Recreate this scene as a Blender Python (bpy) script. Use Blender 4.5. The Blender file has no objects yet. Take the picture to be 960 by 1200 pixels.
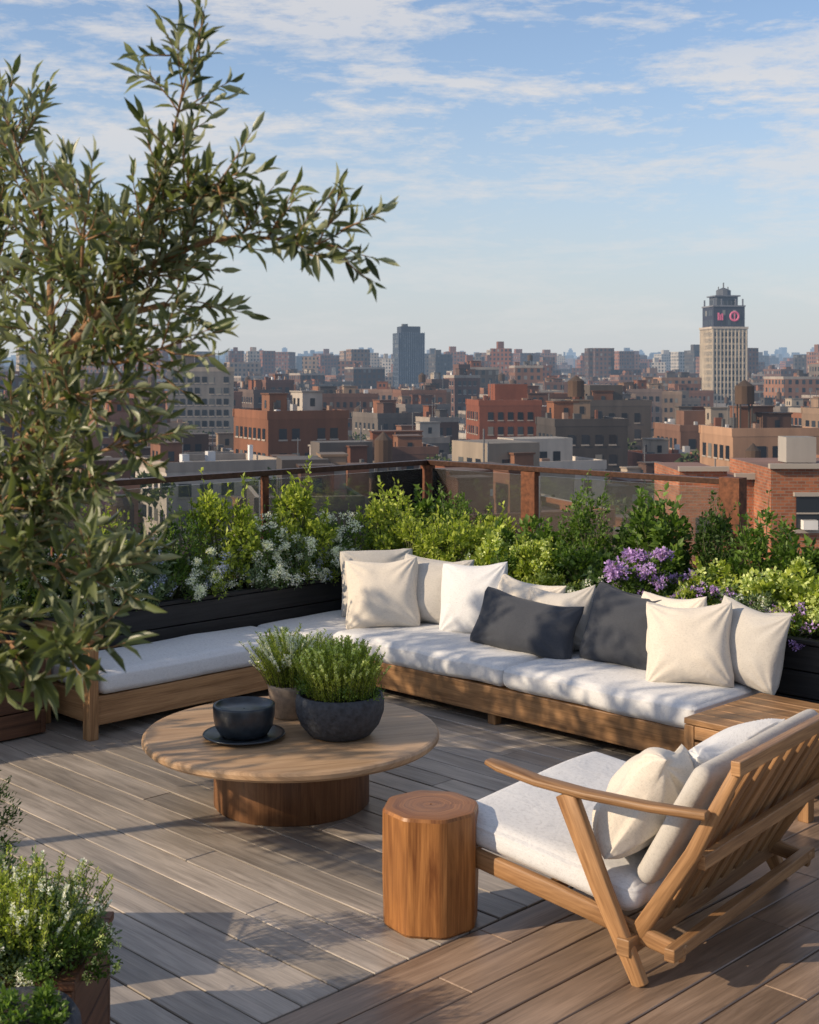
import bpy, math, random
import numpy as np
from mathutils import Vector, Matrix, noise
random.seed(7)
rng=np.random.default_rng(7)
sc=bpy.context.scene
COL=sc.collection

# ------------------------------------------------------------------ helpers
def lk(o): COL.objects.link(o); return o
def empty(name,loc=(0,0,0)):
    e=bpy.data.objects.new(name,None); e.location=loc; return lk(e)

class NT:
    def __init__(s,name):
        s.m=bpy.data.materials.new(name); s.m.use_nodes=True
        s.t=s.m.node_tree; s.n=s.t.nodes; s.b=s.n['Principled BSDF']; s.out=s.n['Material Output']
    def new(s,typ,**k):
        n=s.n.new(typ)
        for a,v in k.items(): setattr(n,a,v)
        return n
    def link(s,a,b): s.t.links.new(a,b)
    def math(s,op,a,b=None,c=None):
        n=s.new('ShaderNodeMath',operation=op)
        for i,v in enumerate((a,b,c)):
            if v is None: continue
            if isinstance(v,(int,float)): n.inputs[i].default_value=v
            else: s.link(v,n.inputs[i])
        return n.outputs[0]
    def vmath(s,op,a,b):
        n=s.new('ShaderNodeVectorMath',operation=op)
        for i,v in enumerate((a,b)):
            if isinstance(v,tuple): n.inputs[i].default_value=v
            else: s.link(v,n.inputs[i])
        return n.outputs[0]
    def noise(s,vec,scale,detail=4,rough=.55,dist=0):
        n=s.new('ShaderNodeTexNoise'); n.inputs['Scale'].default_value=scale
        n.inputs['Detail'].default_value=detail; n.inputs['Roughness'].default_value=rough
        n.inputs['Distortion'].default_value=dist
        if vec is not None: s.link(vec,n.inputs['Vector'])
        return n.outputs['Fac']
    def ramp(s,fac,stops):
        n=s.new('ShaderNodeValToRGB'); e=n.color_ramp.elements
        while len(e)<len(stops): e.new(.5)
        for i,(p,c) in enumerate(stops):
            e[i].position=p; e[i].color=(*c,1)
        s.link(fac,n.inputs[0]); return n.outputs[0]
    def mix(s,fac,a,b,mode='MIX'):
        n=s.new('ShaderNodeMix',data_type='RGBA',blend_type=mode)
        for idx,v in ((0,fac),(6,a),(7,b)):
            if isinstance(v,(int,float)): n.inputs[idx].default_value=v
            elif isinstance(v,tuple): n.inputs[idx].default_value=(*v,1) if len(v)==3 else v
            else: s.link(v,n.inputs[idx])
        return n.outputs[2]
    def bump(s,h,strength=.3,dist=.01):
        n=s.new('ShaderNodeBump'); n.inputs['Strength'].default_value=strength
        n.inputs['Distance'].default_value=dist; s.link(h,n.inputs['Height'])
        s.link(n.outputs[0],s.b.inputs['Normal'])
    def rnd(s): return s.new('ShaderNodeNewGeometry').outputs['Random Per Island']
    def setc(s,c,rough=.6,metal=0,spec=.5):
        if isinstance(c,tuple): s.b.inputs['Base Color'].default_value=(*c,1)
        else: s.link(c,s.b.inputs['Base Color'])
        s.b.inputs['Roughness'].default_value=rough; s.b.inputs['Metallic'].default_value=metal
        s.b.inputs['Specular IOR Level'].default_value=spec

def wood(name,c1,c2,rough=.5,var=.35,gs=26,spec=.35):
    m=NT(name); uv=m.new('ShaderNodeUVMap').outputs[0]; r=m.rnd()
    off=m.new('ShaderNodeCombineXYZ'); m.link(m.math('MULTIPLY',r,37.),off.inputs[0]); m.link(m.math('MULTIPLY',r,91.),off.inputs[1])
    v=m.vmath('ADD',uv,off.outputs[0])
    v1=m.vmath('MULTIPLY',v,(1.6,gs,1)); v2=m.vmath('MULTIPLY',v,(5.,gs*9,1)); v3=m.vmath('MULTIPLY',v,(1.2,3,1))
    n1=m.noise(v1,1,6,.6,1.2); n2=m.noise(v2,1,3,.6); n3=m.noise(v3,1,3)
    f=m.math('ADD',m.math('MULTIPLY',n1,.65),m.math('MULTIPLY',n2,.35))
    c=m.ramp(f,[(.34,c1),(.66,c2)])
    dark=m.ramp(n3,[(.3,(.72,.70,.68)),(.65,(1.08,1.04,1.0))])
    c=m.mix(1,c,dark,'MULTIPLY')
    isl=m.math('ADD',m.math('MULTIPLY',r,var),1-var*.55)
    cm=m.new('ShaderNodeCombineColor')
    for i in range(3): m.link(isl,cm.inputs[i])
    c=m.mix(1,c,cm.outputs[0],'MULTIPLY')
    m.setc(c,rough,0,spec)
    rr=m.math('ADD',m.math('MULTIPLY',n3,.3),rough-.15); m.link(rr,m.b.inputs['Roughness'])
    m.bump(f,.35,.004); return m.m

def fabric(name,c,scale=900):
    m=NT(name); co=m.new('ShaderNodeTexCoord').outputs['Object']
    w1=m.noise(m.vmath('MULTIPLY',co,(1,1,.12)),scale*.6,2); w2=m.noise(m.vmath('MULTIPLY',co,(.12,.12,1)),scale*.6,2)
    w=m.math('ADD',w1,w2); big=m.noise(co,5,4)
    slub=m.ramp(w,[(.75,tuple(x*.84 for x in c)),(1.2,tuple(min(1,x*1.08) for x in c))])
    c2=m.mix(m.math('MULTIPLY',big,.2),slub,tuple(x*.85 for x in c))
    m.setc(c2,.95,0,.1); m.b.inputs['Sheen Weight'].default_value=.1
    wr=m.noise(co,7,3,.5,1.6)
    m.bump(m.math('ADD',m.math('MULTIPLY',w,.05),m.math('MULTIPLY',wr,.9)),.42,.013)
    return m.m

def leafmat(name,c1,c2,back=None,trans=.35,rough=.5):
    m=NT(name); r=m.rnd(); c=m.ramp(r,[(0,c1),(.75,c2),(1,tuple(min(1,x*1.25) for x in c2))])
    if back:
        g=m.new('ShaderNodeNewGeometry'); c=m.mix(g.outputs['Backfacing'],c,back)
    m.setc(c,rough,0,.4)
    tr=m.new('ShaderNodeBsdfTranslucent'); m.link(m.mix(1,c,(1.5,1.6,.7),'MULTIPLY'),tr.inputs[0])
    mx=m.new('ShaderNodeMixShader'); mx.inputs[0].default_value=trans
    m.link(m.b.outputs[0],mx.inputs[1]); m.link(tr.outputs[0],mx.inputs[2]); m.link(mx.outputs[0],m.out.inputs[0])
    return m.m

def simple(name,c,rough=.6,metal=0,nscale=20,amt=.3,bump=.2,bd=.005):
    m=NT(name); co=m.new('ShaderNodeTexCoord').outputs['Object']; n=m.noise(co,nscale,6,.6)
    col=m.ramp(n,[(.3,tuple(x*(1-amt) for x in c)),(.7,tuple(min(1,x*(1+amt)) for x in c))])
    m.setc(col,rough,metal); m.bump(n,bump,bd); return m.m

HAZE_EMIT=(.34,.455,.60)
def painted_haze(m,L=4600.,shader=None):  # aerial haze painted into the material: emission blended in by distance from origin
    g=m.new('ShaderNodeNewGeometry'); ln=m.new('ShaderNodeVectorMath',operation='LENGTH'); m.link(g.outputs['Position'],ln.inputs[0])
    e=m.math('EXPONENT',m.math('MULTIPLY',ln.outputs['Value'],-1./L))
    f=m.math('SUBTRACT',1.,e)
    em=m.new('ShaderNodeEmission'); em.inputs[0].default_value=(*HAZE_EMIT,1)
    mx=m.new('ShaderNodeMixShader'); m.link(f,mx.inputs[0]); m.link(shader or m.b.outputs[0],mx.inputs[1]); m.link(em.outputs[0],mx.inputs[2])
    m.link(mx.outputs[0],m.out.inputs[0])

class MB:
    def __init__(s): s.v=[];s.f=[];s.uv=[];s.mi=[];s.sm=[]
    def add(s,vs,fs,uvs,mi=0,sm=False):
        o=len(s.v); s.v+= [tuple(x) for x in vs]
        for f,u in zip(fs,uvs):
            s.f.append(tuple(i+o for i in f)); s.uv.append(u); s.mi.append(mi); s.sm.append(sm)
    def box(s,a,b,mi=0):
        a=Vector(a);b=Vector(b)
        s.obox((a+b)/2,(abs(b.x-a.x),abs(b.y-a.y),abs(b.z-a.z)),Matrix.Identity(3),mi)
    def obox(s,c,size,R,mi=0,taper=None):
        h=[x/2 for x in size]; L=max(range(3),key=lambda i:size[i]); c=Vector(c)
        loc=[Vector((x*h[0],y*h[1],z*h[2])) for z in(-1,1) for y in(-1,1) for x in(-1,1)]
        fs=[(0,2,3,1),(4,5,7,6),(0,1,5,4),(2,6,7,3),(0,4,6,2),(1,3,7,5)]; ax=[2,2,1,1,0,0]
        uvs=[]
        for f,n in zip(fs,ax):
            o=[i for i in range(3) if i!=n]
            if L in o: uu=L; vv=[i for i in o if i!=L][0]
            else: uu,vv=o
            uvs.append([(loc[i][uu],loc[i][vv]+.37*n) for i in f])
        s.add([c+R@p for p in loc],fs,uvs,mi)
    def beam(s,p0,p1,w,h,up=(0,0,1),mi=0):
        p0=Vector(p0);p1=Vector(p1);x=(p1-p0).normalized();up=Vector(up)
        y=up.cross(x).normalized();z=x.cross(y)
        R=Matrix((x,y,z)).transposed(); s.obox((p0+p1)/2,((p1-p0).length,w,h),R,mi)
    def sweep(s,pts,ws,hs,up=(0,0,1),mi=0,seg=12,power=3.):
        pts=[Vector(p) for p in pts]; vs=[];fs=[];uvs=[];L=0;Ls=[]
        for i,p in enumerate(pts):
            t=(pts[min(i+1,len(pts)-1)]-pts[max(i-1,0)]).normalized()
            y=Vector(up).cross(t).normalized(); z=t.cross(y)
            if i: L+=(p-pts[i-1]).length
            Ls.append(L)
            for k in range(seg):
                a=2*math.pi*k/seg; c,sn=math.cos(a),math.sin(a)
                vs.append(p+y*(ws[i]/2*math.copysign(abs(c)**(2/power),c))+z*(hs[i]/2*math.copysign(abs(sn)**(2/power),sn)))
        for i in range(len(pts)-1):
            for k in range(seg):
                k2=(k+1)%seg; fs.append((i*seg+k,i*seg+k2,(i+1)*seg+k2,(i+1)*seg+k))
                uvs.append([(Ls[i],k*.012),(Ls[i],(k+1)*.012),(Ls[i+1],(k+1)*.012),(Ls[i+1],k*.012)])
        fs.append(tuple(range(seg))[::-1]); uvs.append([(0,j*.01) for j in range(seg)])
        n=(len(pts)-1)*seg; fs.append(tuple(n+k for k in range(seg))); uvs.append([(L,j*.01) for j in range(seg)])
        s.add(vs,fs,uvs,mi,True)
    def tube(s,pts,rs,seg=8,mi=0): s.sweep(pts,[r*2 for r in rs],[r*2 for r in rs],(0.13,.21,1),mi,seg,2.)
    def lathe(s,prof,c,seg=48,mi=0,rad=None,sm=True,grain=True):
        c=Vector(c);vs=[];fs=[];uvs=[];n=len(prof);d=[0]
        for i in range(1,n): d.append(d[-1]+math.hypot(prof[i][0]-prof[i-1][0],prof[i][1]-prof[i-1][1]))
        for i,(r,z) in enumerate(prof):
            for k in range(seg):
                a=2*math.pi*k/seg; q=r*(rad(a) if rad else 1)
                vs.append(c+Vector((q*math.cos(a),q*math.sin(a),z)))
        R0=max(p[0] for p in prof)
        for i in range(n-1):
            for k in range(seg):
                k2=(k+1)%seg; fs.append((i*seg+k,i*seg+k2,(i+1)*seg+k2,(i+1)*seg+k))
                flat=abs(prof[i][1]-prof[i+1][1])<abs(prof[i][0]-prof[i+1][0])
                if flat:
                    a0=k/seg*.6;a1=(k+1)/seg*.6
                    uvs.append([(a0,prof[i][0]*1.4),(a1,prof[i][0]*1.4),(a1,prof[i+1][0]*1.4),(a0,prof[i+1][0]*1.4)])
                else:
                    v0=k/seg*6.28*R0;v1=(k+1)/seg*6.28*R0
                    uvs.append([(d[i],v0),(d[i],v1),(d[i+1],v1),(d[i+1],v0)])
        s.add(vs,fs,uvs,mi,sm)
    def build(s,name,mats,bevel=0,M=None,parent=None,seg=2,autosm=True):
        me=bpy.data.meshes.new(name); me.from_pydata(s.v,[],s.f)
        uvl=me.uv_layers.new(name='UVMap'); flat=[c for u in s.uv for p in u for c in p]
        uvl.data.foreach_set('uv',flat)
        me.polygons.foreach_set('material_index',s.mi); me.polygons.foreach_set('use_smooth',s.sm)
        for m in mats: me.materials.append(m)
        me.update(); o=lk(bpy.data.objects.new(name,me))
        if M is not None: o.matrix_world=M
        if parent: o.parent=parent
        if bevel:
            b=o.modifiers.new('Bevel','BEVEL'); b.width=bevel; b.segments=seg; b.limit_method='ANGLE'; b.angle_limit=math.radians(40)
        return o

def npmesh(name,V,F4,mats,mi=None,smooth=False,M=None,parent=None):
    me=bpy.data.meshes.new(name)
    me.vertices.add(len(V)); me.vertices.foreach_set('co',np.asarray(V,dtype=np.float32).ravel())
    loops=np.concatenate([f.ravel() for f in F4]); tot=np.concatenate([np.full(len(f),f.shape[1]) for f in F4])
    st=np.concatenate([[0],np.cumsum(tot)[:-1]])
    me.loops.add(len(loops)); me.loops.foreach_set('vertex_index',loops.astype(np.int32))
    me.polygons.add(len(tot)); me.polygons.foreach_set('loop_start',st.astype(np.int32)); me.polygons.foreach_set('loop_total',tot.astype(np.int32))
    if mi is not None: me.polygons.foreach_set('material_index',np.concatenate(mi).astype(np.int32))
    if smooth: me.polygons.foreach_set('use_smooth',np.ones(len(tot),dtype=bool))
    for m in mats: me.materials.append(m)
    me.update(calc_edges=True); me.validate()
    o=lk(bpy.data.objects.new(name,me))
    if M is not None: o.matrix_world=M
    if parent: o.parent=parent
    return o

LEAF_S=(np.array([[0,0,0],[.45,.5,.12],[1,0,0],[.45,-.5,.12]]),np.array([[0,3,2],[0,2,1]]))
LEAF_L=(np.array([[0,0,0],[.3,.42,.10],[.3,0,0],[.3,-.42,.10],[.65,.42,.06],[.65,0,-.03],[.65,-.42,.06],[1,0,-.12]]),
        np.array([[0,2,1],[0,3,2],[2,5,4],[2,4,1],[2,3,6],[2,6,5],[5,7,4],[5,6,7]]))
def norm(a): return a/np.maximum(np.linalg.norm(a,axis=1,keepdims=True),1e-9)
def leaves(pos,dirn,L,W,tmpl,nrm=None):
    n=len(pos); d=norm(dirn)
    if nrm is None: nrm=rng.normal(size=(n,3))+np.array([0,0,1.2])
    side=norm(np.cross(nrm,d)); up=np.cross(d,side)
    T,F=tmpl; L=np.asarray(L).reshape(n,1,1); W=np.asarray(W).reshape(n,1,1)
    V=pos[:,None,:]+d[:,None,:]*(T[None,:,0:1]*L)+side[:,None,:]*(T[None,:,1:2]*W)+up[:,None,:]*(T[None,:,2:3]*L)
    FF=F[None]+(np.arange(n)*len(T))[:,None,None]
    return V.reshape(-1,3),FF.reshape(-1,3)

# ------------------------------------------------------------------ materials
M_deck=wood('weathered_deck_wood',(.20,.178,.155),(.46,.415,.365),.38,.45,20,.6)
M_deck2=wood('warm_deck_wood',(.15,.105,.075),(.37,.27,.20),.38,.45,20,.6)
M_teak=wood('teak_wood',(.17,.085,.035),(.48,.28,.135),.48,.35)
M_teakL=wood('pale_oak_wood',(.31,.195,.11),(.53,.37,.23),.45,.2,20)
M_stoolw=wood('stool_wood',(.13,.045,.014),(.44,.20,.065),.42,.2,14)
M_base=wood('table_base_wood',(.10,.042,.018),(.28,.14,.065),.5,.2,18)
M_black=wood('black_stained_wood',(.010,.010,.011),(.030,.030,.032),.6,.3)
M_brown=wood('planter_brown_wood',(.05,.022,.012),(.17,.08,.042),.6,.3)
M_corten=simple('corten_steel',(.14,.05,.022),.7,.3,30,.5)
M_dsteel=simple('dark_bronze_steel',(.06,.028,.018),.45,.6,30,.4)
M_soil=simple('soil',(.03,.02,.014),.95,0,60,.5,1,.02)
M_white=fabric('white_linen',(.62,.62,.625))
M_cream=fabric('cream_linen',(.62,.565,.49))
M_greige=fabric('greige_linen',(.47,.445,.41))
M_grey=fabric('charcoal_linen',(.055,.06,.072))
M_stone=simple('dark_stone',(.034,.038,.047),.75,0,45,.5,.6,.008)
M_stone2=simple('beige_stone',(.26,.20,.15),.8,0,30,.3,.4)
M_ceram=simple('glazed_ceramic',(.022,.030,.040),.3,0,20,.4,.15)
M_bark=simple('olive_bark',(.28,.155,.075),.85,0,60,.5,.8,.01)
M_stem=simple('green_stem',(.09,.10,.04),.7)
M_olive=leafmat('olive_leaf',(.038,.055,.022),(.13,.155,.06),(.28,.30,.20),.26,.34)
M_l=[leafmat('leaf_dark',(.022,.045,.010),(.065,.12,.026)),
     leafmat('leaf_mid',(.04,.085,.016),(.13,.21,.036)),
     leafmat('leaf_lime',(.14,.20,.028),(.38,.44,.075)),
     leafmat('leaf_sage',(.08,.125,.06),(.21,.28,.15)),]
M_fw=leafmat('petal_white',(.7,.7,.66),(.85,.85,.82),None,.3)
M_fp=leafmat('petal_purple',(.30,.17,.50),(.55,.38,.75),None,.3)
M_fl=leafmat('petal_lime',(.40,.48,.14),(.62,.68,.28),None,.3)
M_fb=leafmat('petal_blue',(.28,.30,.52),(.52,.56,.76),None,.3)
FL={'w':M_fw,'p':M_fp,'l':M_fl,'b':M_fb}
m=NT('rail_glass'); tr=m.new('ShaderNodeBsdfTransparent'); tr.inputs[0].default_value=(.89,.90,.90,1)
gl=m.new('ShaderNodeBsdfGlossy'); gl.inputs['Roughness'].default_value=.03; fr=m.new('ShaderNodeFresnel'); fr.inputs[0].default_value=1.45
df=m.new('ShaderNodeBsdfDiffuse'); df.inputs[0].default_value=(.32,.31,.30,1)
m2=m.new('ShaderNodeMixShader'); m2.inputs[0].default_value=.07; m.link(tr.outputs[0],m2.inputs[1]); m.link(df.outputs[0],m2.inputs[2])
mx=m.new('ShaderNodeMixShader'); m.link(fr.outputs[0],mx.inputs[0]); m.link(m2.outputs[0],mx.inputs[1]); m.link(gl.outputs[0],mx.inputs[2]); m.link(mx.outputs[0],m.out.inputs[0])
M_glass=m.m

# ------------------------------------------------------------------ terrace frame (rotated -45 deg)
C0=Vector((-.525,8.845,0)); MT=Matrix.Translation(C0)@Matrix.Rotation(math.radians(-45),4,'Z')
def TW(p,q,z=0): return MT@Vector((p,q,z))

bw=.165; gap=.007
b=MB(); q=-7.5
while q<2.1:
    p=-1.15+random.uniform(-2.6,0)
    while p<3.3:
        L=random.uniform(2.4,4.8); a=max(p,-1.15); e=min(p+L,3.29)
        if e-a>.05: b.box((a+.0015,q,-.025),(e-.0015,q+bw-gap,0.0+random.uniform(-.001,.001)))
        p+=L
    q+=bw
b.build('wooden_deck',[M_deck],.003,MT,seg=1)
b=MB(); p=3.30
while p<9.5:
    q=-7.5+random.uniform(-1.6,0)
    while q<2.1:
        L=random.uniform(2.4,4.4); a=max(q,-7.5); e=min(q+L,2.1)
        if e-a>.05: b.box((p,a+.0015,-.025),(p+bw-gap,e-.0015,0.0+random.uniform(-.001,.001)))
        q+=L
    p+=bw
b.build('wooden_deck',[M_deck2],.003,MT,seg=1)
b=MB(); b.box((-1.35,-8,-44.9),(10,2.35,-.04)); b.build('terrace_building',[simple('dark_concrete',(.05,.045,.04),.9)],0,MT)

# ------------------------------------------------------------------ sofa
sofa=empty('outdoor_sectional_sofa')
PE=2.82; D=.76; DL=.56; QS=-1.80
b=MB()
zb,zt=.07,.235
b.box((.0,.0,zb),(PE,.045,zt)); b.box((PE-.045,.047,zb),(PE,D,zt)); b.box((-DL,D-.045,zb),(PE-.047,D,zt))
n=9
for k in range(n):
    qq=.07+k*(D-.13)/(n-1); b.box((-.0,qq-.03,zt-.022),(PE-.05,qq+.03,zt-.004))
b.box((-.045,QS,zb),(0.,-.003,zt)); b.box((-DL,QS,zb),(-.048,QS+.045,zt)); b.box((-DL,QS+.048,zb),(-DL+.045,D-.05,zt))
for k in range(6):
    pp=-DL+.09+k*(DL-.18)/5; b.box((pp-.03,QS+.05,zt-.022),(pp+.03,D-.05,zt-.004))
for (p,q) in [(.06,.06),(1.4,.06),(PE-.1,.06),(PE-.1,D-.1),(1.4,D-.1),(-.1,-.2),(-DL+.1,-.2),(-DL+.1,D-.1),(-.1,QS+.9),(-DL+.1,QS+.9)]:
    b.box((p-.03,q-.03,0),(p+.03,q+.03,zb-.001))
b.box((-.035,QS-.065,0),(.04,QS-.003,.565)); b.box((-DL,QS-.065,0),(-DL+.075,QS-.003,.565))
b.box((-DL-.02,QS-.085,.567),(.06,QS+.015,.605))
b.build('frame',[M_teak],.006,MT,sofa)

def cushion(name,a,bb,mat,parent,M=None,crown=.018,r=.045,seed=0,n=34,wr=.006,puff=1.):
    import bmesh
    a=np.array(a);bb=np.array(bb);c=(a+bb)/2;h=(bb-a)/2
    bm=bmesh.new(); bmesh.ops.create_cube(bm,size=2); bmesh.ops.subdivide_edges(bm,edges=bm.edges[:],cuts=n,use_grid_fill=True)
    for v in bm.verts:
        t=np.array(v.co); t=np.sign(t)*(1-(1-np.abs(t))**1.6)
        P=t*h; inner=np.clip(P,-(h-r),(h-r)); dd=P-inner; l=np.linalg.norm(dd)
        if l>1e-9: P=inner+dd/l*r
        u=P[0]/h[0];w=P[1]/h[1]
        fx=max(0,1-u*u);fy=max(0,1-w*w)
        P[2]+= (crown if t[2]>0 else crown*.2)*(fx*fy)**.6*(1 if t[2]>-.9 else 0)
        s=Vector((P[0]*2.6+seed*7,P[1]*2.6,P[2]*3)); nz=noise.noise(s)*wr*1.5+noise.noise(s*2.7)*wr*.35
        if t[2]<.95: P[0]*=1+.008*(1-t[2]**2)/max(h[0],.3); P[1]*=1+.012*(1-t[2]**2)/max(h[1],.3)
        side=max(abs(u),abs(w))
        zz=P[2]/h[2]
        if side>.9 and abs(zz-.62)<.16: k=1+.010*(1-abs(zz-.62)/.16); P[0]*=k if abs(u)>=abs(w)*.98 else 1; P[1]*=k if abs(w)>=abs(u)*.98 else 1
        P+=np.array([nz,nz*.8,nz*1.2]); v.co=Vector(P+c)
    me=bpy.data.meshes.new(name); bm.to_mesh(me); bm.free()
    me.polygons.foreach_set('use_smooth',[True]*len(me.polygons)); me.materials.append(mat)
    o=lk(bpy.data.objects.new(name,me)); o.matrix_world=M if M is not None else MT
    if parent: o.parent=parent
    return o
zc0,zc1=.237,.372
cushion('seat_cushion_1',(-DL+.01,QS+.03,zc0),(.015,-.235,zc1),M_white,sofa,seed=1)
cushion('seat_cushion_2',(-DL+.01,-.225,zc0),(.015,D-.02,zc1),M_white,sofa,seed=2)
cushion('seat_cushion_3',(.025,-.02,zc0),(1.52,D-.02,zc1+.004),M_white,sofa,seed=3)
cushion('seat_cushion_4',(1.53,-.02,zc0),(PE+.01,D-.02,zc1),M_white,sofa,seed=4)

def pillow(name,w,h,T,mat,M,seed=0,wr=1.,n=52,parent=None):
    vs=[];fs=[];idx={}
    def pt(i,j,side):
        u=-1+2*i/n; v=-1+2*j/n; uu=math.sin(u*math.pi/2); vv=math.sin(v*math.pi/2)
        k=max(0,abs(uu)+abs(vv)-1.72); sh=1-k*.18
        x=w/2*uu*(1-.085*(1-vv*vv)*abs(uu))*sh; z=h/2*vv*(1-.085*(1-uu*uu)*abs(vv))*sh
        f=max(0,(1-uu*uu)*(1-vv*vv))**.5
        t=T/2*f**.85*(1.12-.18*vv)
        s=Vector((x*3.6+seed*3.3,z*3.6,side*2)); nz=noise.noise(s)*.024+noise.noise(s*2.3)*.008
        rd=0
        for (cx,cy) in ((1,1),(-1,1),(1,-1),(-1,-1)):
            dx,dy=cx-uu,cy-vv; an=math.atan2(dy*cy,dx*cx); r=math.hypot(dx,dy)
            rd+=math.sin(an*13+seed*2+cx+cy*2)*.0095*max(0,1-r/1.15)*min(1,r*4)
        nz+=rd
        y=-side*(t+nz*wr*(f**.5)); x+=noise.noise(s+Vector((9,0,0)))*.02*wr; z+=noise.noise(s+Vector((0,9,0)))*.02*wr
        if vv>0: z-=.045*max(0,1-uu*uu)*vv*(.5+noise.noise(Vector((seed,1,2))))
        if f==0:
            s2=Vector((x*7+seed,0,z*7)); y=noise.noise(s2)*.016
        return (x,y,z+h/2)
    for side in (1,-1):
        for i in range(n+1):
            for j in range(n+1):
                e=i in(0,n) or j in (0,n)
                if side==-1 and e: idx[(side,i,j)]=idx[(1,i,j)]; continue
                idx[(side,i,j)]=len(vs); vs.append(pt(i,j,side))
    for side in (1,-1):
        for i in range(n):
            for j in range(n):
                f=(idx[(side,i,j)],idx[(side,i+1,j)],idx[(side,i+1,j+1)],idx[(side,i,j+1)])
                fs.append(f if side==1 else f[::-1])
    me=bpy.data.meshes.new(name); me.from_pydata(vs,[],fs); me.materials.append(mat)
    me.polygons.foreach_set('use_smooth',[True]*len(fs)); me.update()
    o=lk(bpy.data.objects.new(name,me)); o.matrix_world=M
    if parent: o.parent=parent
    return o
def PM(p,q,z,yaw,tilt,roll=0):
    return MT@Matrix.Translation((p,q,z))@Matrix.Rotation(math.radians(yaw),4,'Z')@Matrix.Rotation(math.radians(-tilt),4,'X')@Matrix.Rotation(math.radians(roll),4,'Y')
zs=.365
for i,(w,h,T,mt,p,q,yaw,tilt,roll) in enumerate([
    (.52,.49,.22,M_cream,.19,.30,38,16,-4),
    (.52,.50,.20,M_greige,.36,.58,26,14,4),
    (.54,.50,.20,M_greige,-.10,.54,55,12,0),
    (.50,.50,.21,M_white,.78,.54,16,16,-5),
    (.52,.44,.20,M_cream,1.14,.58,6,18,5),
    (.48,.42,.20,M_greige,1.50,.56,8,18,-8),
    (.78,.38,.21,M_grey,1.34,.33,4,26,3),
    (.56,.48,.21,M_grey,2.00,.46,3,20,4),
    (.50,.48,.20,M_cream,2.32,.50,-8,14,-5),
    (.50,.48,.23,M_cream,2.58,.34,24,16,-4),
    (.48,.47,.20,M_greige,2.76,.55,-4,14,5)]):
    pillow('throw_pillow',w,h,T,mt,PM(p,q,zs,yaw,tilt,roll),i*1.7)

# ------------------------------------------------------------------ side table
b=MB(); x0,x1,y0,y1,h=2.92,3.60,-.24,.50,.37
for k in range(6):
    w=(y1-y0)/6; b.box((x0,y0+k*w+.003,h-.03),(x1,y0+(k+1)*w-.003,h))
for (px,py) in ((x0+.03,y0+.03),(x1-.03,y0+.03),(x0+.03,y1-.03),(x1-.03,y1-.03)): b.box((px-.028,py-.028,0),(px+.028,py+.028,h-.033))
for (za,zb2) in ((h-.10,h-.034),(h-.18,h-.112)):
    b.box((x0+.004,y0+.06,za),(x0+.03,y1-.06,zb2)); b.box((x1-.03,y0+.06,za),(x1-.004,y1-.06,zb2))
    b.box((x0+.06,y0+.004,za),(x1-.06,y0+.03,zb2)); b.box((x0+.06,y1-.03,za),(x1-.06,y1-.004,zb2))
b.build('wooden_side_table',[M_teak],.004,MT)

# ------------------------------------------------------------------ coffee table
tab=empty('round_coffee_table',(-.575,6.46,0))
import math as _m
b=MB(); R=.72
seg=96
prof=[(R-.04,.300),(R-.014,.305),(R,.318),(R,.336),(R-.008,.346),(R-.02,.35)]
vs=[];fs=[];uvs=[]
for r,z in prof:
    for k in range(seg):
        a=2*_m.pi*k/seg; vs.append(Vector((r*_m.cos(a),r*_m.sin(a),z)))
def puv(i): return (vs[i].x*.9+.3*vs[i].y,vs[i].y*.9-vs[i].z-.3*vs[i].x)
for i in range(len(prof)-1):
    for k in range(seg):
        k2=(k+1)%seg; f=(i*seg+k,i*seg+k2,(i+1)*seg+k2,(i+1)*seg+k); fs.append(f); uvs.append([puv(j) for j in f])
n=(len(prof)-1)*seg; f=tuple(n+k for k in range(seg)); fs.append(f); uvs.append([puv(j) for j in f])
f=tuple(range(seg))[::-1]; fs.append(f); uvs.append([puv(j) for j in f])
b.add(vs,fs,uvs,0,False)
o=b.build('tabletop',[M_teakL]); o.parent=tab
b=MB(); b.lathe([(.01,.0),(.372,.0),(.378,.008),(.378,.290),(.37,.299),(.01,.299)],(0,0,0),72,0,None,True)
o=b.build('base',[M_base]); o.parent=tab
for ob in tab.children:
    md=ob.modifiers.new('e','EDGE_SPLIT'); md.split_angle=math.radians(50)

def frad(a):
    n=8; s=2*_m.pi/n; t=(a+.55)%s-s/2; return min(1.0,_m.cos(s/2)/_m.cos(t)*1.030)
b=MB(); b.lathe([(.005,.0),(.172,.0),(.182,.012),(.187,.2),(.186,.432),(.180,.443),(.172,.445),(.12,.446),(.06,.446),(.004,.446)],(.081,5.04,0),144,0,frad)
o=b.build('wooden_stool',[M_stoolw]); md=o.modifiers.new('e','EDGE_SPLIT'); md.split_angle=math.radians(14)

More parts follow.
